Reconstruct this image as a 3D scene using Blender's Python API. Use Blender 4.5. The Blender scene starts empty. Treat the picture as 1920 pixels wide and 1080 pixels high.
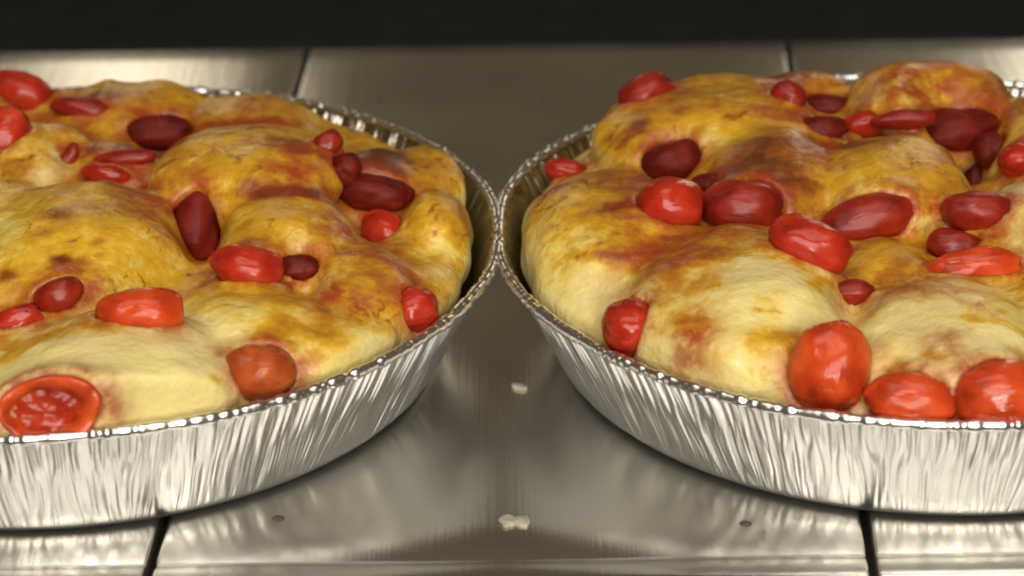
import bpy, bmesh, math, random
import numpy as np
from mathutils import Vector, Matrix
from mathutils.bvhtree import BVHTree

random.seed(7)
scene = bpy.context.scene
col = scene.collection

# ------------------------------------------------------------------ camera
F_PX, PITCH, ROLL, CAM_H = 5195.76, 0.426129, -0.014122, 0.325790
_cp, _sp = math.cos(PITCH), math.sin(PITCH)
_fw = Vector((0, _cp, -_sp)); _up0 = Vector((0, _sp, _cp)); _rt0 = Vector((1, 0, 0))
_c, _s = math.cos(ROLL), math.sin(ROLL)
CAM_R = _rt0 * _c + _up0 * _s
CAM_U = _up0 * _c - _rt0 * _s
CAM_P = Vector((0, 0, CAM_H))
cam_data = bpy.data.cameras.new('camera')
cam = bpy.data.objects.new('camera', cam_data); col.objects.link(cam)
m = Matrix((CAM_R, CAM_U, -_fw)).transposed().to_4x4(); m.translation = CAM_P
cam.matrix_world = m
cam_data.sensor_width = 36.0
cam_data.lens = F_PX / 1920 * 36
cam_data.clip_start = 0.01; cam_data.clip_end = 50
cam_data.dof.use_dof = True
cam_data.dof.focus_distance = 0.69
cam_data.dof.aperture_fstop = 14
scene.camera = cam
scene.cycles.pixel_filter_type = 'BLACKMAN_HARRIS'; scene.cycles.filter_width = 2.0

# ------------------------------------------------------------------ light
world = bpy.data.worlds.new('World'); scene.world = world; world.use_nodes = True
bg = world.node_tree.nodes['Background']
bg.inputs[0].default_value = (1.0, 0.71, 0.44, 1); bg.inputs[1].default_value = 0.085

def area(name, loc, target, sx, sy, power, colour):
    d = bpy.data.lights.new(name, 'AREA'); d.shape = 'RECTANGLE'
    d.size = sx; d.size_y = sy; d.energy = power; d.color = colour
    o = bpy.data.objects.new(name, d); col.objects.link(o)
    o.location = loc
    o.rotation_euler = (Vector(target) - Vector(loc)).to_track_quat('-Z', 'Y').to_euler()
    return o
area('ceiling_lamp', (0.0, 0.28, 1.30), (0, 0.50, 0.0), 1.2, 0.6, 6.5, (1.0, 0.95, 0.86))
area('front_lamp', (0.05, -0.55, 0.70), (0, 0.62, 0.03), 1.1, 0.60, 15.5, (1.0, 0.94, 0.84))
area('low_lamp', (0.12, -0.50, 0.22), (0, 0.62, 0.03), 0.24, 0.11, 3.6, (1.0, 0.92, 0.79))
area('back_lamp', (-0.262, 1.75, 0.40), (-0.262, 0.85, 0.0), 0.10, 0.5, 0.30, (1.0, 0.88, 0.66))
area('back_lamp', (0.43, 1.75, 0.40), (0.30, 0.85, 0.0), 0.16, 0.5, 0.6, (1.0, 0.90, 0.70))

vs = scene.view_settings
vs.view_transform = 'Standard'; vs.look = 'None'; vs.exposure = 0.0; vs.gamma = 1.0
vs.use_curve_mapping = False

# ------------------------------------------------------------------ helpers
def ray(px, py):
    return ((_fw + CAM_R * ((px - 960) / F_PX) + CAM_U * (-(py - 540) / F_PX))).normalized()

def at_z(px, py, z):
    d = ray(px, py); t = (z - CAM_P.z) / d.z
    return CAM_P + d * t

def px_size(p):                      # metres per photo pixel at a point
    return (Vector(p) - CAM_P).dot(_fw) / F_PX

def mesh_obj(name, verts, faces, mat, parent=None, smooth=True):
    me = bpy.data.meshes.new(name)
    me.from_pydata([tuple(v) for v in verts], [], [tuple(f) for f in faces])
    me.update()
    if smooth:
        me.polygons.foreach_set('use_smooth', [True] * len(me.polygons))
    o = bpy.data.objects.new(name, me); col.objects.link(o)
    if mat: me.materials.append(mat)
    if parent: o.parent = parent
    return o

def empty(name, loc):
    o = bpy.data.objects.new(name, None); col.objects.link(o)
    o.location = loc; o.empty_display_size = 0.02
    return o

def tag(o, label, cat=None, group=None, kind=None):
    o['label'] = label
    if cat: o['category'] = cat
    if group: o['group'] = group
    if kind: o['kind'] = kind
    return o

def _hash(ix, iy, iz, seed):
    h = (ix * 374761393 + iy * 668265263 + iz * 2147483647 + seed * 974634777) & 0xFFFFFFFF
    h = ((h ^ (h >> 13)) * 1274126177) & 0xFFFFFFFF
    h = ((h ^ (h >> 16)) * 2246822519) & 0xFFFFFFFF
    return ((h ^ (h >> 15)) & 0xFFFF) / 32767.5 - 1.0

def noise3(p, seed=0):               # smooth value noise, p is (n,3)
    p = np.asarray(p, float)
    i = np.floor(p).astype(np.int64); f = p - i
    f = f * f * f * (f * (f * 6 - 15) + 10)
    r = 0
    for dx in (0, 1):
        wx = f[:, 0] if dx else 1 - f[:, 0]
        for dy in (0, 1):
            wy = f[:, 1] if dy else 1 - f[:, 1]
            for dz in (0, 1):
                wz = f[:, 2] if dz else 1 - f[:, 2]
                r = r + wx * wy * wz * _hash(i[:, 0] + dx, i[:, 1] + dy, i[:, 2] + dz, seed)
    return r

def fbm(p, seed=0, oct=3):
    r = 0; a = 1.0; p = np.asarray(p, float)
    for k in range(oct):
        r = r + a * noise3(p * 2 ** k, seed + k * 17); a *= 0.5
    return r

# ------------------------------------------------------------------ materials
def new_mat(name):
    mt = bpy.data.materials.new(name); mt.use_nodes = True
    nt = mt.node_tree
    return mt, nt, nt.nodes['Principled BSDF']

def N(nt, kind, **kw):
    n = nt.nodes.new(kind)
    for k, v in kw.items():
        if k.startswith('i_'):
            n.inputs[k[2:].replace('_', ' ')].default_value = v
        else:
            setattr(n, k, v)
    return n

def ramp(nt, stops):
    r = nt.nodes.new('ShaderNodeValToRGB'); e = r.color_ramp.elements
    e[0].position, e[0].color = stops[0][0], (*stops[0][1], 1)
    e[1].position, e[1].color = stops[-1][0], (*stops[-1][1], 1)
    for p, c in stops[1:-1]:
        k = e.new(p); k.color = (*c, 1)
    return r

def mat_steel():
    mt, nt, b = new_mat('brushed_steel'); L = nt.links.new
    tc = N(nt, 'ShaderNodeTexCoord')
    mp = N(nt, 'ShaderNodeMapping'); mp.inputs['Scale'].default_value = (900, 14, 14)
    L(tc.outputs['Object'], mp.inputs[0])
    br = N(nt, 'ShaderNodeTexNoise', i_Scale=1.0, i_Detail=3.0); L(mp.outputs[0], br.inputs['Vector'])
    sm = N(nt, 'ShaderNodeTexNoise', i_Scale=22.0, i_Detail=4.0); L(tc.outputs['Object'], sm.inputs['Vector'])
    b.inputs['Metallic'].default_value = 1.0
    cr = ramp(nt, [(0.3, (0.72, 0.70, 0.65)), (0.7, (0.80, 0.78, 0.73))])
    L(sm.outputs['Fac'], cr.inputs[0]); L(cr.outputs[0], b.inputs['Base Color'])
    mr = N(nt, 'ShaderNodeMapRange'); mr.inputs['To Min'].default_value = 0.21; mr.inputs['To Max'].default_value = 0.30
    L(sm.outputs['Fac'], mr.inputs['Value']); L(mr.outputs[0], b.inputs['Roughness'])
    bp = N(nt, 'ShaderNodeBump'); bp.inputs['Strength'].default_value = 0.32; bp.inputs['Distance'].default_value = 0.0002
    L(br.outputs['Fac'], bp.inputs['Height']); L(bp.outputs[0], b.inputs['Normal'])
    return mt

def mat_foil(name, colour, rough):
    mt, nt, b = new_mat(name); L = nt.links.new
    tc = N(nt, 'ShaderNodeTexCoord')
    n = N(nt, 'ShaderNodeTexNoise', i_Scale=420.0, i_Detail=3.0); L(tc.outputs['Object'], n.inputs['Vector'])
    b.inputs['Metallic'].default_value = 1.0
    b.inputs['Base Color'].default_value = (*colour, 1)
    b.inputs['Roughness'].default_value = rough
    bp = N(nt, 'ShaderNodeBump'); bp.inputs['Strength'].default_value = 0.25; bp.inputs['Distance'].default_value = 0.0004
    L(n.outputs['Fac'], bp.inputs['Height']); L(bp.outputs[0], b.inputs['Normal'])
    return mt

def mat_bread():
    mt, nt, b = new_mat('baked_bread_crust'); L = nt.links.new
    tc = N(nt, 'ShaderNodeTexCoord')
    at = N(nt, 'ShaderNodeAttribute', attribute_name='browning')
    st = N(nt, 'ShaderNodeAttribute', attribute_name='juice')
    n1 = N(nt, 'ShaderNodeTexNoise', i_Scale=160.0, i_Detail=5.0, i_Roughness=0.6); L(tc.outputs['Object'], n1.inputs['Vector'])
    n2 = N(nt, 'ShaderNodeTexNoise', i_Scale=520.0, i_Detail=3.0); L(tc.outputs['Object'], n2.inputs['Vector'])
    ad = N(nt, 'ShaderNodeMath', operation='MULTIPLY_ADD'); ad.inputs[1].default_value = 0.66
    L(n1.outputs['Fac'], ad.inputs[0]); L(at.outputs['Fac'], ad.inputs[2])
    ad2 = N(nt, 'ShaderNodeMath', operation='MULTIPLY_ADD'); ad2.inputs[1].default_value = 0.30
    L(n2.outputs['Fac'], ad2.inputs[0]); L(ad.outputs[0], ad2.inputs[2])
    sub = N(nt, 'ShaderNodeMath', operation='SUBTRACT'); sub.inputs[1].default_value = 0.48; L(ad2.outputs[0], sub.inputs[0])
    cr = ramp(nt, [(0.0, (0.80, 0.67, 0.27)), (0.15, (0.77, 0.59, 0.15)), (0.33, (0.66, 0.385, 0.020)),
                   (0.60, (0.47, 0.215, 0.012)), (0.78, (0.28, 0.085, 0.010)), (1.0, (0.11, 0.030, 0.008))])
    L(sub.outputs[0], cr.inputs[0])
    # small toasted specks
    vo = N(nt, 'ShaderNodeTexNoise', i_Scale=190.0, i_Detail=3.0, i_Distortion=0.8); L(tc.outputs['Object'], vo.inputs['Vector'])
    sp = N(nt, 'ShaderNodeMapRange'); sp.inputs['From Min'].default_value = 0.585; sp.inputs['From Max'].default_value = 0.70
    L(vo.outputs['Fac'], sp.inputs['Value'])
    big = N(nt, 'ShaderNodeTexNoise', i_Scale=45.0, i_Detail=2.0); L(tc.outputs['Object'], big.inputs['Vector'])
    bm = N(nt, 'ShaderNodeMapRange'); bm.inputs['From Min'].default_value = 0.42; bm.inputs['From Max'].default_value = 0.62
    L(big.outputs['Fac'], bm.inputs['Value'])
    spa = N(nt, 'ShaderNodeMath', operation='MULTIPLY'); L(sp.outputs[0], spa.inputs[0]); L(bm.outputs[0], spa.inputs[1])
    gd = N(nt, 'ShaderNodeMapRange'); gd.inputs['From Min'].default_value = 0.10; gd.inputs['From Max'].default_value = 0.40
    L(sub.outputs[0], gd.inputs['Value'])
    spm = N(nt, 'ShaderNodeMath', operation='MULTIPLY'); L(spa.outputs[0], spm.inputs[0]); L(gd.outputs[0], spm.inputs[1])
    mx = N(nt, 'ShaderNodeMix', data_type='RGBA'); L(spm.outputs[0], mx.inputs['Factor'])
    L(cr.outputs[0], mx.inputs['A']); mx.inputs['B'].default_value = (0.23, 0.085, 0.014, 1)
    # thin toasted streaks and skins of dried sauce
    nl = N(nt, 'ShaderNodeTexNoise', i_Scale=62.0, i_Detail=3.0, i_Distortion=1.2); L(tc.outputs['Object'], nl.inputs['Vector'])
    n5 = N(nt, 'ShaderNodeMath', operation='SUBTRACT'); n5.inputs[1].default_value = 0.5; L(nl.outputs['Fac'], n5.inputs[0])
    na = N(nt, 'ShaderNodeMath', operation='ABSOLUTE'); L(n5.outputs[0], na.inputs[0])
    nm = N(nt, 'ShaderNodeMapRange'); nm.inputs['From Min'].default_value = 0.004; nm.inputs['From Max'].default_value = 0.024
    nm.inputs['To Min'].default_value = 1.0; nm.inputs['To Max'].default_value = 0.0; L(na.outputs[0], nm.inputs['Value'])
    nk = N(nt, 'ShaderNodeTexNoise', i_Scale=85.0, i_Detail=2.0); L(tc.outputs['Object'], nk.inputs['Vector'])
    nq = N(nt, 'ShaderNodeMapRange'); nq.inputs['From Min'].default_value = 0.50; nq.inputs['From Max'].default_value = 0.66; L(nk.outputs['Fac'], nq.inputs['Value'])
    nx = N(nt, 'ShaderNodeMath', operation='MULTIPLY'); L(nm.outputs[0], nx.inputs[0]); L(nq.outputs[0], nx.inputs[1])
    ny = N(nt, 'ShaderNodeMath', operation='MULTIPLY'); L(nx.outputs[0], ny.inputs[0]); L(gd.outputs[0], ny.inputs[1])
    mk = N(nt, 'ShaderNodeMix', data_type='RGBA'); L(ny.outputs[0], mk.inputs['Factor'])
    L(mx.outputs['Result'], mk.inputs['A']); mk.inputs['B'].default_value = (0.28, 0.075, 0.014, 1)
    # tomato juice soaked into the crust
    jn = N(nt, 'ShaderNodeMath', operation='MULTIPLY'); L(st.outputs['Fac'], jn.inputs[0])
    jr = N(nt, 'ShaderNodeMapRange'); jr.inputs['From Min'].default_value = 0.24; jr.inputs['From Max'].default_value = 0.60
    L(n1.outputs['Fac'], jr.inputs['Value']); L(jr.outputs[0], jn.inputs[1])
    mj = N(nt, 'ShaderNodeMix', data_type='RGBA'); L(jn.outputs[0], mj.inputs['Factor'])
    L(mk.outputs['Result'], mj.inputs['A']); mj.inputs['B'].default_value = (0.33, 0.038, 0.011, 1)
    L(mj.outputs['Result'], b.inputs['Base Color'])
    rr = N(nt, 'ShaderNodeMapRange'); rr.inputs['To Min'].default_value = 0.20; rr.inputs['To Max'].default_value = 0.48
    L(n1.outputs['Fac'], rr.inputs['Value']); L(rr.outputs[0], b.inputs['Roughness'])
    b.inputs['Subsurface Weight'].default_value = 0.18
    b.inputs['Subsurface Radius'].default_value = (1.0, 0.55, 0.2)
    b.inputs['Subsurface Scale'].default_value = 0.003
    b.inputs['Specular IOR Level'].default_value = 0.40
    b.inputs['Coat Weight'].default_value = 0.10; b.inputs['Coat Roughness'].default_value = 0.22
    hs = N(nt, 'ShaderNodeMath', operation='ADD'); L(n1.outputs['Fac'], hs.inputs[0]); L(n2.outputs['Fac'], hs.inputs[1])
    bp = N(nt, 'ShaderNodeBump'); bp.inputs['Strength'].default_value = 0.5; bp.inputs['Distance'].default_value = 0.0008
    L(hs.outputs[0], bp.inputs['Height']); L(bp.outputs[0], b.inputs['Normal'])
    return mt

def mat_tomato(name, c1, c2, rough=0.20, spec=0.33):
    mt, nt, b = new_mat(name); L = nt.links.new
    tc = N(nt, 'ShaderNodeTexCoord')
    n1 = N(nt, 'ShaderNodeTexNoise', i_Scale=75.0, i_Detail=4.0, i_Roughness=0.55); L(tc.outputs['Object'], n1.inputs['Vector'])
    cr = ramp(nt, [(0.30, tuple(v * 0.45 for v in c1)), (0.45, c1), (0.68, tuple(v * 1.1 for v in c2))]); L(n1.outputs['Fac'], cr.inputs[0]); L(cr.outputs[0], b.inputs['Base Color'])
    mp = N(nt, 'ShaderNodeMapping'); mp.inputs['Scale'].default_value = (110, 330, 330); L(tc.outputs['Object'], mp.inputs[0])
    n2 = N(nt, 'ShaderNodeTexNoise', i_Scale=1.0, i_Detail=2.5, i_Distortion=0.5); L(mp.outputs[0], n2.inputs['Vector'])
    rr = N(nt, 'ShaderNodeMapRange'); rr.inputs['From Min'].default_value = 0.3; rr.inputs['From Max'].default_value = 0.7
    rr.inputs['To Min'].default_value = rough - 0.07; rr.inputs['To Max'].default_value = rough + 0.10
    L(n2.outputs['Fac'], rr.inputs['Value']); L(rr.outputs[0], b.inputs['Roughness'])
    b.inputs['Subsurface Weight'].default_value = 0.15
    b.inputs['Specular IOR Level'].default_value = spec
    b.inputs['Subsurface Radius'].default_value = (1.0, 0.2, 0.08)
    b.inputs['Subsurface Scale'].default_value = 0.003
    bp = N(nt, 'ShaderNodeBump'); bp.inputs['Strength'].default_value = 0.5; bp.inputs['Distance'].default_value = 0.0008
    L(n2.outputs['Fac'], bp.inputs['Height']); L(bp.outputs[0], b.inputs['Normal'])
    return mt

def mat_plain(name, c, rough, spec=0.5):
    mt, nt, b = new_mat(name); L = nt.links.new
    tc = N(nt, 'ShaderNodeTexCoord')
    n1 = N(nt, 'ShaderNodeTexNoise', i_Scale=60.0, i_Detail=4.0); L(tc.outputs['Object'], n1.inputs['Vector'])
    cr = ramp(nt, [(0.3, tuple(v * 0.88 for v in c)), (0.7, tuple(v * 1.12 for v in c))])
    L(n1.outputs['Fac'], cr.inputs[0]); L(cr.outputs[0], b.inputs['Base Color'])
    b.inputs['Roughness'].default_value = rough; b.inputs['Specular IOR Level'].default_value = spec
    return mt

M_STEEL = mat_steel(); M_FOIL = mat_foil('aluminium_foil', (0.76, 0.76, 0.75), 0.34); M_RIM = mat_foil('rolled_foil_rim', (0.86, 0.855, 0.84), 0.26); M_FOIL_IN = mat_foil('dim_foil_inside', (0.42, 0.38, 0.32), 0.24); M_BREAD = mat_bread()  # inner foil: dim brown reflections put into its darker colour
M_TOM = {
    'orange': mat_tomato('orange_red_tomato_skin', (0.50, 0.048, 0.010), (0.64, 0.098, 0.018)),
    'brown': mat_tomato('brown_reflection_tomato_skin', (0.36, 0.060, 0.012), (0.50, 0.130, 0.028), 0.26),  # orange skin with a brownish reflection put into its colour
    'red': mat_tomato('red_tomato_skin', (0.38, 0.022, 0.009), (0.52, 0.046, 0.014)),
    'dark': mat_tomato('dark_red_tomato_skin', (0.24, 0.014, 0.006), (0.36, 0.030, 0.010), 0.33),
    'maroon': mat_tomato('roasted_maroon_tomato_skin', (0.12, 0.008, 0.0045), (0.22, 0.018, 0.008), 0.48, 0.15),
}
M_FLESH = mat_tomato('tomato_flesh', (0.50, 0.055, 0.012), (0.66, 0.115, 0.022), 0.25)
M_GEL = mat_tomato('tomato_gel', (0.26, 0.016, 0.006), (0.40, 0.040, 0.010), 0.2)
M_BLACK = mat_plain('matte_black', (0.020, 0.020, 0.020), 1.0, 0.0)
M_GROOVE = mat_plain('dark_seam', (0.012, 0.011, 0.009), 0.8, 0.1)
M_CRUMB = mat_plain('white_crumb', (0.40, 0.365, 0.29), 0.7, 0.3)
M_RIVET = mat_plain('worn_rivet', (0.075, 0.065, 0.05), 0.5, 0.3)

# ------------------------------------------------------------------ steel counter
Y_BACK = at_z(960, 84, 0).y
Y_LIP = at_z(960, 1046, 0).y
S0 = at_z(275, 1080, 0); S0b = at_z(578, 85, 0)
S1 = at_z(1640, 1080, 0); S1b = at_z(1478, 90, 0)
seam_k = 0.0415                                   # x drift per metre of depth
sx0 = S0.x - seam_k * (S0.y - 0.56); sx1 = S1.x - seam_k * (S1.y - 0.56)
pitch_x = sx1 - sx0
GAP = 0.0021

base = mesh_obj('steel_counter', [(-0.75, Y_LIP - 0.02, -0.0045), (0.75, Y_LIP - 0.02, -0.0045), (0.75, Y_BACK, -0.0045), (-0.75, Y_BACK, -0.0045)],
                [(0, 1, 2, 3)], M_GROOVE, smooth=False)
tag(base, 'stainless steel counter of brushed panels with dark straight seams', kind='structure')

def panel_profile():
    # (y, z) from the front lip to the back edge
    y0 = Y_LIP
    pr = [(y0 - 0.0118, -0.012), (y0 - 0.0116, -0.004), (y0 - 0.0110, -0.0014), (y0 - 0.0098, -0.0003), (y0 - 0.008, 0.0),
          (y0 - 0.0055, 0.0001), (y0 - 0.0026, 0.0), (y0 - 0.0014, -0.0004), (y0 - 0.0004, -0.0008), (y0 + 0.0008, -0.0007), (y0 + 0.0022, 0.0)]
    n = 24
    for k in range(1, n + 1):
        pr.append((y0 + 0.0022 + (Y_BACK - y0 - 0.0032) * k / n, 0.0))
    pr += [(Y_BACK, -0.0006), (Y_BACK + 0.0002, -0.004)]
    return pr

def make_panel(xa, xb, idx):
    pr = panel_profile()
    w = xb - xa
    us = [(0, -0.004), (0.00004, -0.0009), (0.0002, -0.0003), (0.0005, -0.00008), (0.0009, 0.0)]
    us += [(w * k / 8, 0.0) for k in range(1, 8)]
    us += [(w - a, z) for a, z in reversed(us[:5])]
    V = []; Fc = []
    for (y, z) in pr:
        for (u, dz) in us:
            x = xa + u + seam_k * (y - 0.56)
            V.append((x, y, z + dz))
    V = np.array(V)
    # sheet metal is never quite flat
    wob = fbm(np.c_[V[:, 0] * 18, V[:, 1] * 18, np.full(len(V), idx * 3.1)], 91, 2)
    flat = V[:, 2] > -0.00005
    V[flat, 2] += np.minimum(wob[flat] * 0.00005, 0.0)
    nu = len(us)
    for i in range(len(pr) - 1):
        for j in range(nu - 1):
            a = i * nu + j
            Fc.append((a, a + 1, a + nu + 1, a + nu))
    return mesh_obj('panel', V, Fc, M_STEEL, base)

for k in range(-3, 5):
    make_panel(sx0 + pitch_x * (k - 1) + GAP / 2, sx0 + pitch_x * k - GAP / 2, k)

def dome(name, c, r, h, mat, parent, seg=14):
    V = []; Fc = []
    rings = [(1.0, 0.0), (0.85, 0.55), (0.5, 0.9)]
    for (a, b) in rings:
        for j in range(seg):
            t = 2 * math.pi * j / seg
            V.append((c[0] + r * a * math.cos(t), c[1] + r * a * math.sin(t), c[2] + h * b))
    V.append((c[0], c[1], c[2] + h))
    for i in range(2):
        for j in range(seg):
            Fc.append((i * seg + j, i * seg + (j + 1) % seg, (i + 1) * seg + (j + 1) % seg, (i + 1) * seg + j))
    for j in range(seg):
        Fc.append((2 * seg + j, 2 * seg + (j + 1) % seg, 3 * seg))
    return mesh_obj(name, V, Fc, mat, parent)
for (px, py) in ((712, 187), (1017, 187), (522, 972), (1398, 982)):
    p = at_z(px, py, 0.0)
    dome('rivet', (p.x, p.y, -0.00005), 0.0016, 0.0004, M_RIVET, base)

# black slab standing in for the dark band beyond the counter
def box_mesh(name, x0, x1, y0, y1, z0, z1, mat, bev=0.002):
    bm = bmesh.new(); bmesh.ops.create_cube(bm, size=1)
    for v in bm.verts:
        v.co = Vector(((x0 + x1) / 2 + v.co.x * (x1 - x0), (y0 + y1) / 2 + v.co.y * (y1 - y0), (z0 + z1) / 2 + v.co.z * (z1 - z0)))
    bmesh.ops.bevel(bm, geom=bm.edges[:], offset=bev, segments=3, affect='EDGES')
    me = bpy.data.meshes.new(name); bm.to_mesh(me); bm.free(); me.materials.append(mat)
    o = bpy.data.objects.new(name, me); col.objects.link(o); return o
dark_band = box_mesh('back_band', -0.8, 0.8, Y_BACK + 0.0006, Y_BACK + 0.28, -0.03, 0.0005, M_BLACK)
tag(dark_band, 'matte black slab standing in for the dark band beyond the steel counter', kind='structure')

# ------------------------------------------------------------------ foil pans
RIM_H, R_RIM, R_BASE = 0.0350, 0.1145, 0.0968
PANS = {'L': Vector((-0.1175385, 0.675586, 0.0)), 'R': Vector((0.1100559, 0.6760656, 0.0))}

def squeeze(theta, toward):
    d = (theta - toward + math.pi) % (2 * math.pi) - math.pi
    return np.exp(-(d / 0.20) ** 2)

def make_pan(key, label, seed):
    c = PANS[key]; root = empty('foil_pan', c)
    tag(root, label, 'baking pan', 'round foil pans on the steel counter')
    toward = 0.0 if key == 'L' else math.pi
    NT = 4000; NV = 22
    th = np.linspace(0, 2 * math.pi, NT, endpoint=False)
    def dent(t):                                        # rim line never a perfect circle
        q = np.c_[np.cos(t) * 2.2, np.sin(t) * 2.2, np.full(len(t), seed * 1.7)]
        return fbm(q, seed, 2) * 0.0007 - squeeze(t, toward) * 0.0016
    V = []
    for i in range(NV + 1):
        v = i / NV
        r = R_BASE + (R_RIM - R_BASE) * v
        z = 0.0006 + (RIM_H - 0.0006) * v
        if v < 0.12:                                    # rounded foot
            k = (0.12 - v) / 0.12; r -= 0.0016 * k * k
        warp = noise3(np.c_[np.cos(th) * 14, np.sin(th) * 14, np.full(NT, seed)], seed + 3)
        warp2 = noise3(np.c_[np.cos(th) * 40, np.sin(th) * 40, np.full(NT, 2 + v * 2.5)], seed + 4)
        tt = th + (warp * 0.030 * (v - 0.5) + warp2 * 0.010)
        s = 0.115 / 0.00072
        q = np.c_[np.cos(tt) * s, np.sin(tt) * s, np.full(NT, v * 2.6)]
        n = noise3(q, seed + 5)
        rdg = 1 - np.abs(n) * 2.0
        q2 = np.c_[np.cos(tt) * s * 0.42, np.sin(tt) * s * 0.42, np.full(NT, v * 1.4)]
        n2 = noise3(q2, seed + 9)
        env = min(1.0, v / 0.10) * min(1.0, (1.02 - v) / 0.06)
        amp = 0.00032 * (0.55 + 0.45 * noise3(np.c_[np.cos(th) * 6, np.sin(th) * 6, np.full(NT, v)], seed + 11))
        flute = np.sin(th * 230 + 5 * warp2 + 3 * warp) * 0.00032 * min(1.0, max(0.0, (v - 0.5) / 0.35)) * min(1.0, (1.03 - v) / 0.08)
        rr = r + flute + env * (rdg * amp + n2 * 0.00022) + dent(th) * v
        V.append(np.c_[np.cos(th) * rr, np.sin(th) * rr, np.full(NT, z)])
    V = np.concatenate(V)
    Fc = []
    for i in range(NV):
        a = i * NT
        for j in range(NT):
            k = (j + 1) % NT
            Fc.append((a + j, a + k, a + NT + k, a + NT + j))
    w = mesh_obj('wall', V, Fc, M_FOIL, root)
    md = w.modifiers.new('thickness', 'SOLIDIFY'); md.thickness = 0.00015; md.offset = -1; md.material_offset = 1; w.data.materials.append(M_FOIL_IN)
    # rolled rim
    NB = 10; NR = 1500; t2 = np.linspace(0, 2 * math.pi, NR, endpoint=False); V = []; Fc = []
    kn = noise3(np.c_[np.cos(t2) * 75, np.sin(t2) * 75, np.full(NR, 1.3)], seed + 21)
    kz = noise3(np.c_[np.cos(t2) * 9, np.sin(t2) * 9, np.full(NR, 4.3)], seed + 22)
    for b in range(NB):
        a = 2 * math.pi * b / NB
        rad = 0.00150 + 0.00042 * kn
        rr = R_RIM + 0.0005 + dent(t2) + np.cos(a) * rad
        V.append(np.c_[np.cos(t2) * rr, np.sin(t2) * rr, RIM_H + np.sin(a) * rad * 0.9 + kz * 0.00025])
    V = np.concatenate(V)
    for b in range(NB):
        for j in range(NR):
            k = (j + 1) % NR; e = (b + 1) % NB
            Fc.append((b * NR + j, b * NR + k, e * NR + k, e * NR + j))
    mesh_obj('rim', V, Fc, M_RIM, root)
    # base
    V = [(0, 0, 0.0008)]; Fc = []; n = 96
    for (r, z) in ((0.06, 0.0008), (R_BASE - 0.008, 0.0008), (R_BASE - 0.004, 0.0003), (R_BASE - 0.0013, 0.0006)):
        for j in range(n):
            a = 2 * math.pi * j / n; V.append((r * math.cos(a), r * math.sin(a), z))
    for j in range(n): Fc.append((0, 1 + j, 1 + (j + 1) % n))
    for i in range(3):
        for j in range(n):
            a = 1 + i * n
            Fc.append((a + j, a + n + j, a + n + (j + 1) % n, a + (j + 1) % n))
    mesh_obj('base', V, Fc, M_FOIL, root)
    return root

make_pan('L', 'round crinkled foil pan whose bread has one cut tomato against the front rim', 3)
make_pan('R', 'round crinkled foil pan whose bread has three tomatoes in a row at the front rim', 40)

# ------------------------------------------------------------------ breads
# visible outline of each dough lobe in photo pixels (x0, x1, y0, y1), crest height, vertical radius, browning
LOBES = {
 'L': [
  (-70, 350, 338, 620, .056, .024, .50),
  (-190, 120, 330, 560, .053, .022, .34),
  (280, 648, 232, 420, .058, .022, .48),
  (408, 665, 348, 560, .053, .022, .44),
  (632, 778, 262, 430, .050, .018, .74),
  (745, 890, 318, 590, .047, .020, .46),
  (695, 872, 268, 425, .046, .016, .52),
  (585, 768, 456, 640, .047, .018, .52),
  (330, 640, 515, 730, .046, .020, .40),
  (-20, 440, 585, 880, .049, .022, .10),
  (500, 740, 570, 720, .042, .016, .40),
  (-20, 165, 222, 370, .052, .016, .46),
  (60, 400, 148, 300, .048, .018, .58),
  (330, 600, 172, 310, .046, .016, .56),
  (140, 330, 255, 370, .049, .014, .60),
  (-260, 30, 150, 330, .050, .020, .5),
  (-500, -150, 250, 520, .054, .022, .5),
  (-560, -250, 450, 700, .050, .022, .45),
  (-320, 20, 560, 850, .048, .022, .2),
  (-200, 60, 440, 660, .050, .02, .45),
 ],
 'R': [
  (1585, 1890, 103, 258, .060, .024, .54),
  (1118, 1620, 138, 395, .057, .024, .46),
  (1430, 1620, 124, 250, .054, .018, .52),
  (1530, 1825, 246, 450, .057, .022, .44),
  (1320, 1580, 236, 440, .056, .020, .60),
  (984, 1330, 316, 600, .051, .024, .46),
  (1000, 1240, 420, 660, .043, .018, .28),
  (1175, 1605, 425, 760, .052, .024, .30),
  (1585, 1960, 525, 790, .049, .022, .22),
  (1585, 1745, 448, 590, .046, .016, .44),
  (1840, 2120, 325, 520, .054, .020, .28),
  (1850, 2150, 170, 380, .056, .022, .55),
  (1740, 1990, 400, 600, .046, .018, .46),
  (1440, 1640, 330, 520, .046, .016, .5),
  (1900, 2280, 480, 760, .050, .022, .4),
  (2050, 2400, 280, 560, .052, .022, .5),
 ]}
# red juice that soaked into the crust away from the tomatoes: (px, py, radius px)
STAIN = {'L': [(60, 345, 40), (330, 270, 45), (445, 230, 40), (690, 395, 45), (300, 390, 55), (120, 240, 50), (560, 365, 45), (240, 270, 60), (650, 430, 40), (745, 470, 50), (620, 520, 40), (60, 210, 60), (480, 225, 60)],
         'R': [(1500, 205, 60), (1640, 232, 60), (1760, 215, 70), (1260, 480, 70), (1380, 440, 60), (1560, 290, 40), (1500, 225, 80), (1700, 215, 90), (1850, 330, 70), (1180, 330, 50), (1300, 600, 30), (1700, 520, 50), (1770, 640, 30), (1840, 420, 60)]}

CREVICE = {'L': [(374, 425, .008, 44), (295, 246, .008, 50), (690, 372, .007, 52), (560, 500, .005, 34), (128, 300, .004, 24)],
           'R': [(1795, 252, .013, 74), (1555, 215, .008, 64), (1265, 312, .006, 46), (1832, 335, .008, 34), (1600, 550, .005, 36)]}
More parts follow.
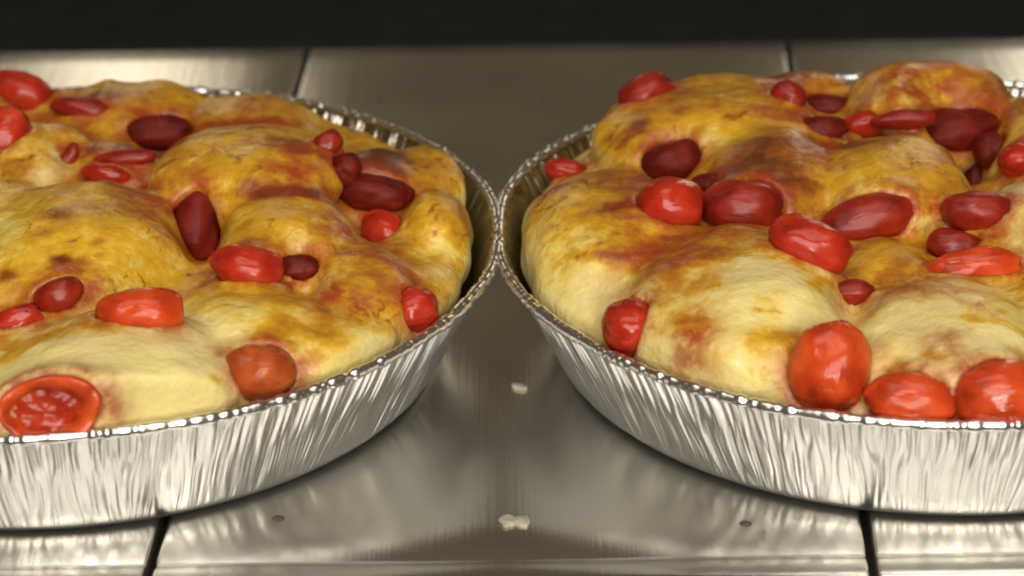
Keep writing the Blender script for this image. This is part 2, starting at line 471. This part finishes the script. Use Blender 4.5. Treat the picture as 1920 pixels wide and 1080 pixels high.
# paler and more toasted areas of the crust, with one painted highlight and one under-tomato dark: (px, py, half width, half height in photo pixels, change)
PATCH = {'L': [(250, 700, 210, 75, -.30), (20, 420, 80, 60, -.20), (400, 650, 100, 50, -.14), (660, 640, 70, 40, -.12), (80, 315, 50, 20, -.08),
               (425, 375, 50, 25, -.2), (820, 480, 60, 60, -.08), (480, 290, 80, 40, -.08),  # last patch paints the domed lobe's oily highlight into the crust
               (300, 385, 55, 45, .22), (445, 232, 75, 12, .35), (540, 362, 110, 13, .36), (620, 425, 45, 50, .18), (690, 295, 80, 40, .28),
               (650, 480, 60, 18, .2), (105, 400, 50, 16, .3), (85, 435, 18, 10, .3), (120, 485, 16, 9, .35), (185, 455, 14, 10, .3), (200, 600, 60, 35, .2),  # last patch puts the dark under the tomatoes into the crust colour
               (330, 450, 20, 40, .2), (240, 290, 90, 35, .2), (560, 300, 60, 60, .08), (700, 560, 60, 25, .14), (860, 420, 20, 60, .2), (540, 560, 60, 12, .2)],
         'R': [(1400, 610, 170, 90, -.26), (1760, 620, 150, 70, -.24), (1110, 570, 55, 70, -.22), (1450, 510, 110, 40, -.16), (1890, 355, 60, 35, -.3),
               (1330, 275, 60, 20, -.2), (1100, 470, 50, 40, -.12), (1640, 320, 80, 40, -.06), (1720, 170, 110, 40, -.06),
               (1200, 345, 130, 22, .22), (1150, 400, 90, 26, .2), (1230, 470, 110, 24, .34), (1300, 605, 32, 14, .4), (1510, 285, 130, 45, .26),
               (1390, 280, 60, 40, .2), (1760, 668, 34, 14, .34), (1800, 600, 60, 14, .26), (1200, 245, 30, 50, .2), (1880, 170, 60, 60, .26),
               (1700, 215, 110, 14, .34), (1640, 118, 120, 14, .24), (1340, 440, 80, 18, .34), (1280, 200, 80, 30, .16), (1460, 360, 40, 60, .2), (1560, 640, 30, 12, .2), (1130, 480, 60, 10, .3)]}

def make_bread(key, label, seed):
    c = PANS[key]
    bm = bmesh.new()
    # dough that fills the pan below the lobes
    prof = [(0.0, 0.0020), (0.088, 0.0020), (0.0925, 0.006), (0.098, 0.016), (0.1065, 0.026), (0.108, 0.032), (0.102, 0.0375), (0.08, 0.0415), (0.0, 0.0425)]
    n = 64; rows = []
    for (r, z) in prof:
        rows.append([bm.verts.new((0, 0, z))] if r == 0 else [bm.verts.new((r * math.cos(2 * math.pi * j / n), r * math.sin(2 * math.pi * j / n), z)) for j in range(n)])
    for a, b in zip(rows[:-1], rows[1:]):
        for j in range(n):
            k = (j + 1) % n
            if len(a) == 1: bm.faces.new((a[0], b[k], b[j]))
            elif len(b) == 1: bm.faces.new((a[j], a[k], b[0]))
            else: bm.faces.new((a[j], a[k], b[k], b[j]))
    lobes = []
    for (x0, x1, y0, y1, zt, rz, br) in LOBES[key]:
        ps = px_size(at_z((x0 + x1) / 2, (y0 + y1) / 2, zt - rz))
        rz = min(rz, 0.66 * (y1 - y0) / 2 * ps / _cp)
        zc = zt - rz
        cen = at_z((x0 + x1) / 2, (y0 + y1) / 2, zc)
        rx = (x1 - x0) / 2 * ps
        hh = (y1 - y0) / 2 * ps
        ry = math.sqrt(max(hh * hh - (rz * _cp) ** 2, 1e-8)) / _sp
        ry = min(max(ry, 0.4 * rx), 1.7 * rx)
        cl = cen - c
        lobes.append((np.array(cl), np.array((rx, ry, rz)), br))
        s = bmesh.ops.create_uvsphere(bm, u_segments=32, v_segments=20, radius=1.0)
        for v in s['verts']:
            v.co = Vector((cl.x + v.co.x * rx, cl.y + v.co.y * ry, cl.z + v.co.z * rz))
    bmesh.ops.recalc_face_normals(bm, faces=bm.faces[:])
    me = bpy.data.meshes.new('focaccia'); bm.to_mesh(me); bm.free()
    o = bpy.data.objects.new('focaccia_bread', me); col.objects.link(o)
    md = o.modifiers.new('r', 'REMESH'); md.mode = 'VOXEL'; md.voxel_size = 0.0009
    dg = bpy.context.evaluated_depsgraph_get()
    me2 = bpy.data.meshes.new_from_object(o.evaluated_get(dg)); o.modifiers.clear(); o.data = me2
    bpy.data.meshes.remove(me); me2.name = 'focaccia_bread'
    nv = len(me2.vertices)
    co = np.empty(nv * 3); me2.vertices.foreach_get('co', co); co = co.reshape(-1, 3)
    ed = np.empty(len(me2.edges) * 2, np.int64); me2.edges.foreach_get('vertices', ed); ed = ed.reshape(-1, 2)
    deg = np.bincount(ed.ravel(), minlength=nv).astype(float)[:, None]
    def smooth(co, it, lam=0.5):
        for _ in range(it):
            acc = np.zeros_like(co)
            for ax in range(3):
                acc[:, ax] = np.bincount(ed[:, 0], co[ed[:, 1], ax], nv) + np.bincount(ed[:, 1], co[ed[:, 0], ax], nv)
            co = co + lam * (acc / deg - co)
        return co
    co = smooth(co, 36)
    # keep the dough inside the pan wall
    def clamp(co):
        r = np.hypot(co[:, 0], co[:, 1]) + 1e-9
        zc = np.clip(co[:, 2] / RIM_H, 0, 1)
        wall = R_BASE + (R_RIM - R_BASE) * zc - 0.0014
        ang = np.arctan2(co[:, 1], co[:, 0])
        front = np.clip((-np.sin(ang) - 0.1) * 1.6, 0, 1)
        lim = np.minimum(wall, 0.1105 + 0.0018 * front)
        over = np.maximum(0, r - (lim - 0.003))
        rn = np.where(over > 0, lim - 0.003 + 0.003 * (1 - np.exp(-over / 0.003)), r)
        co[:, :2] *= (rn / r)[:, None]
        return co
    co = clamp(co)
    me2.vertices.foreach_set('co', co.ravel()); me2.update()
    nr = np.empty(nv * 3); me2.vertices.foreach_get('normal', nr); nr = nr.reshape(-1, 3)
    # lumpy baked surface
    lump = fbm(co * 55, seed, 2) * 0.0012 + np.clip(noise3(co * 170, seed + 5) - 0.35, 0, 1) * 0.0010 + noise3(co * 330, seed + 6) * 0.00012
    co = co + nr * lump[:, None]
    co = smooth(co, 1); co = clamp(co)
    for (px, py, dep, rp) in CREVICE[key]:             # deep hollows between the lobes
        p = at_z(px, py, 0.046) - c; rr = rp * 0.000155
        e = ((co[:, 0] - p.x) / rr) ** 2 + ((co[:, 1] - p.y) / (rr * 1.5)) ** 2
        co[:, 2] -= dep * np.exp(-e ** 1.3) * np.clip((co[:, 2] - 0.028) / 0.012, 0, 1)
    co = smooth(co, 2)
    me2.vertices.foreach_set('co', co.ravel()); me2.update()
    nr2 = np.empty(nv * 3); me2.vertices.foreach_get('normal', nr2); nr = nr2.reshape(-1, 3)
    # browning from the oven: per lobe, stronger on crests, blotchy
    W = np.zeros(nv); B = np.zeros(nv)
    for (cl, rd, br) in lobes:
        f = np.sqrt((((co - cl) / rd) ** 2).sum(1))
        w = np.exp(-9 * np.maximum(f - 0.9, 0)) + 1e-6
        W += w; B += w * br
    br = B / W
    blot = fbm(co * 42, seed + 31, 4)
    toast = np.clip((fbm(co * np.array((60, 95, 80)), seed + 51, 3) - 0.35) / 0.5, 0, 1)
    browning = br - 0.145 + 0.22 * (nr[:, 2] - 0.62) + 0.13 * blot + 0.34 * toast * np.clip(nr[:, 2] * 1.5, 0, 1) + 2.5 * (co[:, 2] - 0.047)
    low = np.clip((0.040 - co[:, 2]) / 0.012, 0, 1)
    browning -= 0.22 * low * np.clip(1 - nr[:, 2], 0, 1)
    bv0 = BVHTree.FromPolygons([Vector(v) + c for v in co], [tuple(p.vertices) for p in me2.polygons])
    wc0 = co + np.array(c)
    rag = 1 + 0.5 * fbm(co * 120, seed + 61, 3)
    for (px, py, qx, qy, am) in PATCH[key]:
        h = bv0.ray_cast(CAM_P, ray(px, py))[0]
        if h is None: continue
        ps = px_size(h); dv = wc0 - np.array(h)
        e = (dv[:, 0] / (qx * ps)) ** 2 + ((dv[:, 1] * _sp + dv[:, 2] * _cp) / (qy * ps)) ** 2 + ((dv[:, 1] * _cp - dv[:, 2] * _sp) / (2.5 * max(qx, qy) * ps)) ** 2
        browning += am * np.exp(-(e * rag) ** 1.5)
    juice = np.zeros(nv)
    wc = co + np.array(c)
    cp = np.array(CAM_P); d = wc - cp
    dz = d @ np.array(_fw); U = 960 + F_PX * (d @ np.array(CAM_R)) / dz; Vv = 540 - F_PX * (d @ np.array(CAM_U)) / dz
    pts = [(at_z(px, py, 0.048) , r) for (px, py, r) in STAIN[key]]
    for (p, r) in pts:
        rr = r * 0.000155 * 1.5
        dd = np.hypot(wc[:, 0] - p.x, (wc[:, 1] - p.y) * 0.7)
        juice = np.maximum(juice, 0.95 * np.exp(-(dd / rr) ** 2))
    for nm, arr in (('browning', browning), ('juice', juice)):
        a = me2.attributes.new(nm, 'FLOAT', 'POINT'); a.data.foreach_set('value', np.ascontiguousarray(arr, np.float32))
    me2.polygons.foreach_set('use_smooth', [True] * len(me2.polygons))
    me2.materials.clear(); me2.materials.append(M_BREAD)
    o.location = c
    tag(o, label, 'bread', 'tomato breads baked in foil pans')
    tris = [tuple(p.vertices) for p in me2.polygons]
    bvh = BVHTree.FromPolygons([Vector(v) + c for v in co], tris)
    return o, bvh, co, me2

breadL = make_bread('L', 'golden lumpy bread with a broad pale lobe beside a single cut tomato', 5)
breadR = make_bread('R', 'golden lumpy bread rising high at the back, crowded with roasted tomatoes', 77)

# ------------------------------------------------------------------ tomatoes
def tomato_mesh(name, a, b, d, seed, mat, parent=None, wrinkle=0.05, point=0.0):
    """slumped oval tomato, long axis local X, local Z towards the sky side"""
    nu, nvv = 40, 24; V = []
    for i in range(nvv + 1):
        ph = math.pi * i / nvv
        for j in range(nu):
            t = 2 * math.pi * j / nu
            V.append((math.cos(ph), math.sin(ph) * math.cos(t), math.sin(ph) * math.sin(t)))
    V = np.array(V)
    lon = V[:, 0]
    bx = 0.82 + 0.5 * ((seed * 37) % 10) / 10
    if wrinkle < 0.2: V = np.sign(V) * np.abs(V) ** np.array((0.75 + 0.25 * bx, 0.97, 0.97)); V /= (np.abs(V) ** 2.1).sum(1)[:, None] ** (1 / 2.1)
    w = fbm(V * 1.3 + seed * 7.3, seed, 2) * wrinkle
    wr = 1 - np.abs(noise3(V * np.array((1.6, 4.5, 4.5)) + seed, seed + 3)) * 2
    s = 1 + w - np.clip(wr - 0.75, 0, 1) * wrinkle * 1.6
    V = V * s[:, None]
    V[:, 1:] *= (1 - point * np.clip(-lon, 0, 1) ** 2)[:, None]
    dim = np.exp(-((1 - lon) / 0.03)); V[:, 0] -= 0.10 * dim                 # stem end dimple
    V *= np.array((a, b, d))
    Fc = []
    for i in range(nvv):
        for j in range(nu):
            k = (j + 1) % nu
            Fc.append((i * nu + j, i * nu + k, (i + 1) * nu + k, (i + 1) * nu + j))
    o = mesh_obj(name, V, Fc, mat, parent)
    return o

def cut_tomato(name, a, b, d, seed, mat, ox, oy, deep):
    """half tomato, local Z is the cut side; the hollow sits off centre by (ox, oy)"""
    root = empty(name, (0, 0, 0)); n = 48
    def lathe(nm, prof, mt, amp):
        V = []; Fc = []
        for (r, z) in prof:
            k = max(0.0, 1 - r) / 0.5; k = min(k, 1.0)
            for j in range(n):
                t = 2 * math.pi * j / n
                wob = 1 + 0.06 * math.sin(2 * t + seed) + 0.04 * math.sin(3 * t + seed * 2) + amp * k * (math.sin(5 * t + seed * 3) + 0.6 * math.sin(8 * t + seed))
                x = r * wob * math.cos(t) + ox * k; y = r * wob * math.sin(t) + oy * k
                V.append((a * x, b * y, d * (z + 0.09 * r * math.sin(2 * t + seed) + 0.03 * math.sin(7 * t + seed * 1.7) * r)))
        for i in range(len(prof) - 1):
            for j in range(n):
                k = (j + 1) % n
                Fc.append((i * n + j, i * n + k, (i + 1) * n + k, (i + 1) * n + j))
        return mesh_obj(nm, V, Fc, mt, root)
    lathe('skin', [(0.001, -0.9)] + [(math.sin(q), -0.9 * math.cos(q)) for q in np.linspace(0.15, 1.45, 9)] + [(0.998, 0.0), (0.985, 0.09), (0.955, 0.14)], mat, 0.0)
    lathe('flesh', [(0.954, 0.139), (0.90, 0.16), (0.82, 0.13), (0.74, 0.06), (0.68, -0.25 * deep), (0.63, -0.6 * deep), (0.56, -0.95 * deep)], M_FLESH, 0.07)
    ge = lathe('gel', [(0.62, -0.72 * deep), (0.52, -0.62 * deep), (0.45, 0), (0.38, 0), (0.31, 0), (0.24, 0), (0.17, 0), (0.10, 0), (0.04, 0), (0.001, -0.66 * deep)], M_GEL if deep > 0.3 else M_FLESH, 0.02)
    gv = np.array([v.co[:] for v in ge.data.vertices]); q = np.c_[gv[:, 0] / (a * 0.28), gv[:, 1] / (b * 0.28), np.full(len(gv), seed)]
    gz = d * (-0.70 * deep + 0.10 * fbm(q, seed, 2))
    for v, z in zip(ge.data.vertices, gz): v.co.z = z
    ge.data.update()
    return root

def place(key, px, py, w, h, rollv, colour, label, kind='whole', lift=0.45, point=0.0, seed=0, tip=0.0, zfix=None):
    """px,py,w,h: outline in photo pixels; rollv: image roll of the long axis in degrees"""
    _, bvh, _, _ = breadL if key == 'L' else breadR
    d = ray(px, py)
    loc, nrm, _, dist = bvh.ray_cast(CAM_P, d)
    if loc is None:
        loc = at_z(px, py, 0.045); dist = (loc - CAM_P).length
    ps = px_size(loc)
    a, b = w / 2 * ps * 1.06, h / 2 * ps * 1.14
    r = min(a, b)
    best = loc
    k0 = int(0.22 * r / 0.0003) if colour == 'maroon' else 0
    for k in range(-k0, 90 if not k0 else -k0 + 1):                                   # raise it along the sight line until it rests on the crust
        p = CAM_P + d * (dist - 0.0003 * k)
        hit = bvh.ray_cast(p + Vector((0, 0, 0.05)), Vector((0, 0, -1)))[0]
        zs = hit.z if hit else 0.033
        best = p
        if p.z - zs >= (lift + (-0.32 if kind == 'whole' else 0.05)) * r: break
    ang = math.radians(rollv)
    X = CAM_R * math.cos(ang) + CAM_U * math.sin(ang)
    Yv = -CAM_R * math.sin(ang) + CAM_U * math.cos(ang)
    Z = -_fw
    if kind != 'whole':
        ox, oy, deep = kind
        o = cut_tomato('cherry_tomato', a, b, r * 0.95, seed + 1, M_TOM[colour], ox, oy, deep)
    else:
        o = tomato_mesh('cherry_tomato', a, b, min(r * 1.05, 0.0095), seed + 1, M_TOM[colour], None, 0.16 if colour == 'maroon' else 0.10, point)
    mm = Matrix((X, Yv, Z)).transposed().to_4x4()
    if tip: mm = Matrix.Rotation(math.radians(tip), 4, CAM_R) @ mm
    mm.translation = best
    o.matrix_world = mm
    tag(o, label, 'tomato', 'roasted tomatoes on the breads')
    return o, (a, b, min(r * 1.05, 0.0095)), colour == 'maroon'

T = [
 ('L', 40, 176, 130, 72, -18, 'red', 'red tomato at the back edge of the bread with the single cut front tomato', 'whole', .4, 0, 0),
 ('L', 152, 204, 110, 40, -8, 'dark', 'narrow dark red tomato sunk between back crust and pale lobe', 'whole', .3, 0, 0),
 ('L', 8, 262, 90, 112, -12, 'red', 'large red tomato leaning on the small pale upright lobe', 'whole', .35, 0, 0),
 ('L', 295, 250, 130, 62, 8, 'maroon', 'blackened maroon tomato deep in the crevice behind the shiny domed lobe', 'whole', .15, 0, 0),
 ('L', 198, 328, 90, 34, -8, 'red', 'thin red tomato sliver along the back of the big speckled lobe', 'whole', .35, .2, 0),
 ('L', 128, 300, 70, 26, 66, 'dark', 'slim dark red tomato wedge squeezed upright between two small lobes', 'whole', .3, 0, 0),
 ('L', 372, 425, 92, 128, 0, 'maroon', 'dark maroon tomato at the bottom of the deep V-shaped crevice', 'whole', .1, 0, 0),
 ('L', 463, 503, 142, 82, -14, 'red', 'glossy red teardrop tomato below the folded double lobe', 'whole', .55, .55, 0),
 ('L', 560, 500, 74, 46, 0, 'maroon', 'small maroon tomato tucked beside the glossy red teardrop tomato', 'whole', .25, 0, 0),
 ('L', 615, 270, 58, 44, 40, 'dark', 'small dark red tomato between the shiny domed lobe and the foil', 'whole', .4, 0, 0),
 ('L', 700, 362, 136, 62, -6, 'maroon', 'roasted maroon tomato below the dark browned lobe near the foil rim', 'whole', -.1, 0, 0),
 ('L', 726, 440, 108, 70, -42, 'red', 'red collapsed tomato sloping down below the dark browned lobe', 'whole', .45, 0, 0),
 ('L', 645, 318, 66, 52, 30, 'maroon', 'maroon tomato wedged between the small dark tomato and the dark browned lobe', 'whole', .2, 0, 0),
 ('L', 235, 298, 110, 30, 6, 'dark', 'flattened dark red tomato between back crevice and thin red sliver', 'whole', .3, 0, 0),
 ('L', 775, 582, 92, 74, 12, 'red', 'round red tomato pressed against the inner foil wall beside golden crust', 'whole', .5, 0, 0),
 ('L', 263, 590, 162, 90, 6, 'orange', 'plump orange-red tomato lying on top of the broad pale lobe', 'whole', .4, 0, 0),
 ('L', 108, 554, 96, 54, 24, 'dark', 'dark red wedge of tomato under the big speckled lobe', 'whole', .4, 0, 0),
 ('L', 26, 602, 106, 50, 22, 'red', 'long red tomato half hidden beside the dark red wedge', 'whole', .4, 0, 0),
 ('L', 95, 766, 192, 112, 0, 'orange', 'large orange-red cut tomato half showing its wet hollow at the rim', (-.16, -.16, .5), .75, 0, 8),
 ('L', 487, 700, 130, 94, 6, 'brown', 'brownish orange tomato against the front foil rim beside the pale lobe', 'whole', .5, 0, 0),

 ('R', 1213, 180, 104, 74, 24, 'dark', 'dark red tomato perched on the far outer edge of the high bread', 'whole', .25, 0, 0),
 ('R', 1062, 322, 78, 42, -10, 'red', 'small red tomato peeking out between side lobe and foil rim', 'whole', .5, 0, 0),
 ('R', 1264, 306, 112, 74, 8, 'maroon', 'maroon tomato wedge under the wide back lobe', 'whole', .35, 0, 0),
 ('R', 1257, 388, 124, 96, 0, 'red', 'bright red round tomato sitting on the side lobe', 'whole', .55, 0, 0),
 ('R', 1397, 392, 146, 98, -8, 'dark', 'dark red round tomato next to the bright red round one', 'whole', .5, 0, 0),
 ('R', 1522, 460, 150, 84, -22, 'red', 'shiny red oval tomato in the hollow above the big pale lobe', 'whole', .85, 0, 0),
 ('R', 1626, 416, 172, 86, 16, 'dark', 'long dark red tomato leaning against the yellow speckled lobe', 'whole', .5, 0, 0),
 ('R', 1835, 400, 142, 70, -8, 'dark', 'shiny dark red oval tomato lying above the open cut half', 'whole', .9, 0, 0),
 ('R', 1792, 464, 108, 62, -8, 'dark', 'short dark red tomato tucked behind the long orange-red one', 'whole', .45, 0, 0),
 ('R', 1826, 500, 168, 62, 6, 'orange', 'long low orange-red tomato lying in front of a short dark one', 'whole', .55, 0, 0),
 ('R', 1622, 234, 96, 46, 14, 'red', 'small red tomato with a bright glint behind the yellow speckled lobe', 'whole', .5, 0, 0),
 ('R', 1478, 182, 66, 52, -30, 'dark', 'small dark red tomato at the left foot of the tallest back lobe', 'whole', .45, 0, 0),
 ('R', 1548, 200, 100, 40, -4, 'maroon', 'narrow maroon tomato lying below the tallest back lobe', 'whole', .3, 0, 0),
 ('R', 1790, 248, 170, 80, 6, 'maroon', 'big maroon tomato in the dark hollow before the tallest back lobe', 'whole', -.35, 0, 0),
 ('R', 1540, 240, 90, 40, 0, 'maroon', 'thin maroon tomato strip beside the small glinting red one', 'whole', .25, 0, 0),
 ('R', 1908, 300, 70, 62, 0, 'red', 'red tomato resting under the browned end lobe', 'whole', .45, 0, 0),
 ('R', 1832, 340, 60, 66, 10, 'maroon', 'small maroon tomato sunk to the side of the yellow speckled lobe', 'whole', .2, 0, 0),
 ('R', 1695, 224, 116, 34, 4, 'dark', 'flattened dark red tomato along the foot of the tallest back lobe', 'whole', .3, 0, 0),
 ('R', 1862, 285, 74, 60, -20, 'maroon', 'maroon tomato sunk beside the browned end lobe', 'whole', .2, 0, 0),
 ('R', 1330, 346, 60, 34, -10, 'maroon', 'small maroon tomato showing above the gap between two round tomatoes', 'whole', .2, 0, 0),
 ('R', 1600, 550, 82, 46, 0, 'dark', 'small dark red tomato pinched between the two pale front lobes', 'whole', .4, 0, 0),
 ('R', 1184, 614, 108, 100, -60, 'red', 'red tomato wedged between big pale lobe and crinkled foil', 'whole', .5, .2, 0),
 ('R', 1556, 690, 170, 134, 84, 'orange', 'upright orange-red oval tomato at the left end of the front row of three', 'whole', .75, 0, 0),
 ('R', 1712, 752, 176, 96, -6, 'orange', 'low orange-red tomato in the middle of the front row of three', 'whole', .6, 0, 0),
 ('R', 1880, 742, 180, 116, 6, 'orange', 'wide orange-red tomato beside the low middle one in the front row', 'whole', .6, 0, 0),
]
TOMS = []
for i, (k, px, py, w, h, rl, cn, lb, kind, lift, pt, tip) in enumerate(T):
    TOMS.append((k,) + place(k, px, py, w, h, rl, cn, lb, kind, lift, pt, i * 3 + 1, tip))

# dough swells round every tomato, gives way under it and soaks up its juice
for key, (o, bvh, co, me2) in (('L', breadL), ('R', breadR)):
    a = me2.attributes['juice']; arr = np.empty(len(co), np.float32); a.data.foreach_get('value', arr)
    nr = np.empty(len(co) * 3, np.float32); me2.vertices.foreach_get('normal', nr); nr = nr.reshape(-1, 3)
    wc = co + np.array(PANS[key]); off = np.zeros(len(co))
    for k, t, ax, pit in TOMS:
        if k != key: continue
        mw = np.array(t.matrix_world); loc = (wc - mw[:3, 3]) @ mw[:3, :3]
        f = np.sqrt(((loc / np.array(ax)) ** 2).sum(1)); r = min(ax)
        if pit:                                        # shrunken tomato at the bottom of its own hollow
            down = r * 0.9 * np.clip((1.15 - f) / 0.5, 0, 1)
            off = np.where(f < 1.15, np.minimum(off, -down), off)
        else:
            ring = 0.18 * r * np.exp(-((f - 1.12) / 0.36) ** 2)
            inside = np.clip(1.0 - f, 0, 1) * r * 1.5
            off = np.where(f < 1.0, np.minimum(off, -inside), np.where(off >= 0, np.maximum(off, ring), off))
        dd = np.maximum(f - 1.0, 0) * r
        arr = np.maximum(arr, 0.95 * np.exp(-(dd / 0.0042) ** 2)).astype(np.float32)
    a.data.foreach_set('value', arr)
    co2 = co + nr * off[:, None]
    me2.vertices.foreach_set('co', co2.astype(np.float32).ravel()); me2.update()

# ------------------------------------------------------------------ crumbs on the steel
def crumb(px, py, w, h, seed, label, rot=0):
    p = at_z(px, py, 0.0)
    ps = px_size(p)
    o = tomato_mesh('bread_crumb', w / 2 * ps, h / 2 * ps * 1.8, 0.0006, seed, M_CRUMB, None, 0.35)
    o.location = (p.x, p.y, 0.0004); o.rotation_euler = (0, 0, rot)
    tag(o, label, 'crumb', 'crumbs on the steel'); return o
crumb(974, 728, 34, 12, 11, 'thin flat pale crumb lying on the dark steel between the pans', -0.5)
crumb(953, 980, 28, 22, 12, 'smaller of two touching white crumbs on the steel near the counter lip')
crumb(978, 981, 30, 24, 13, 'larger of two touching white crumbs on the steel near the counter lip')
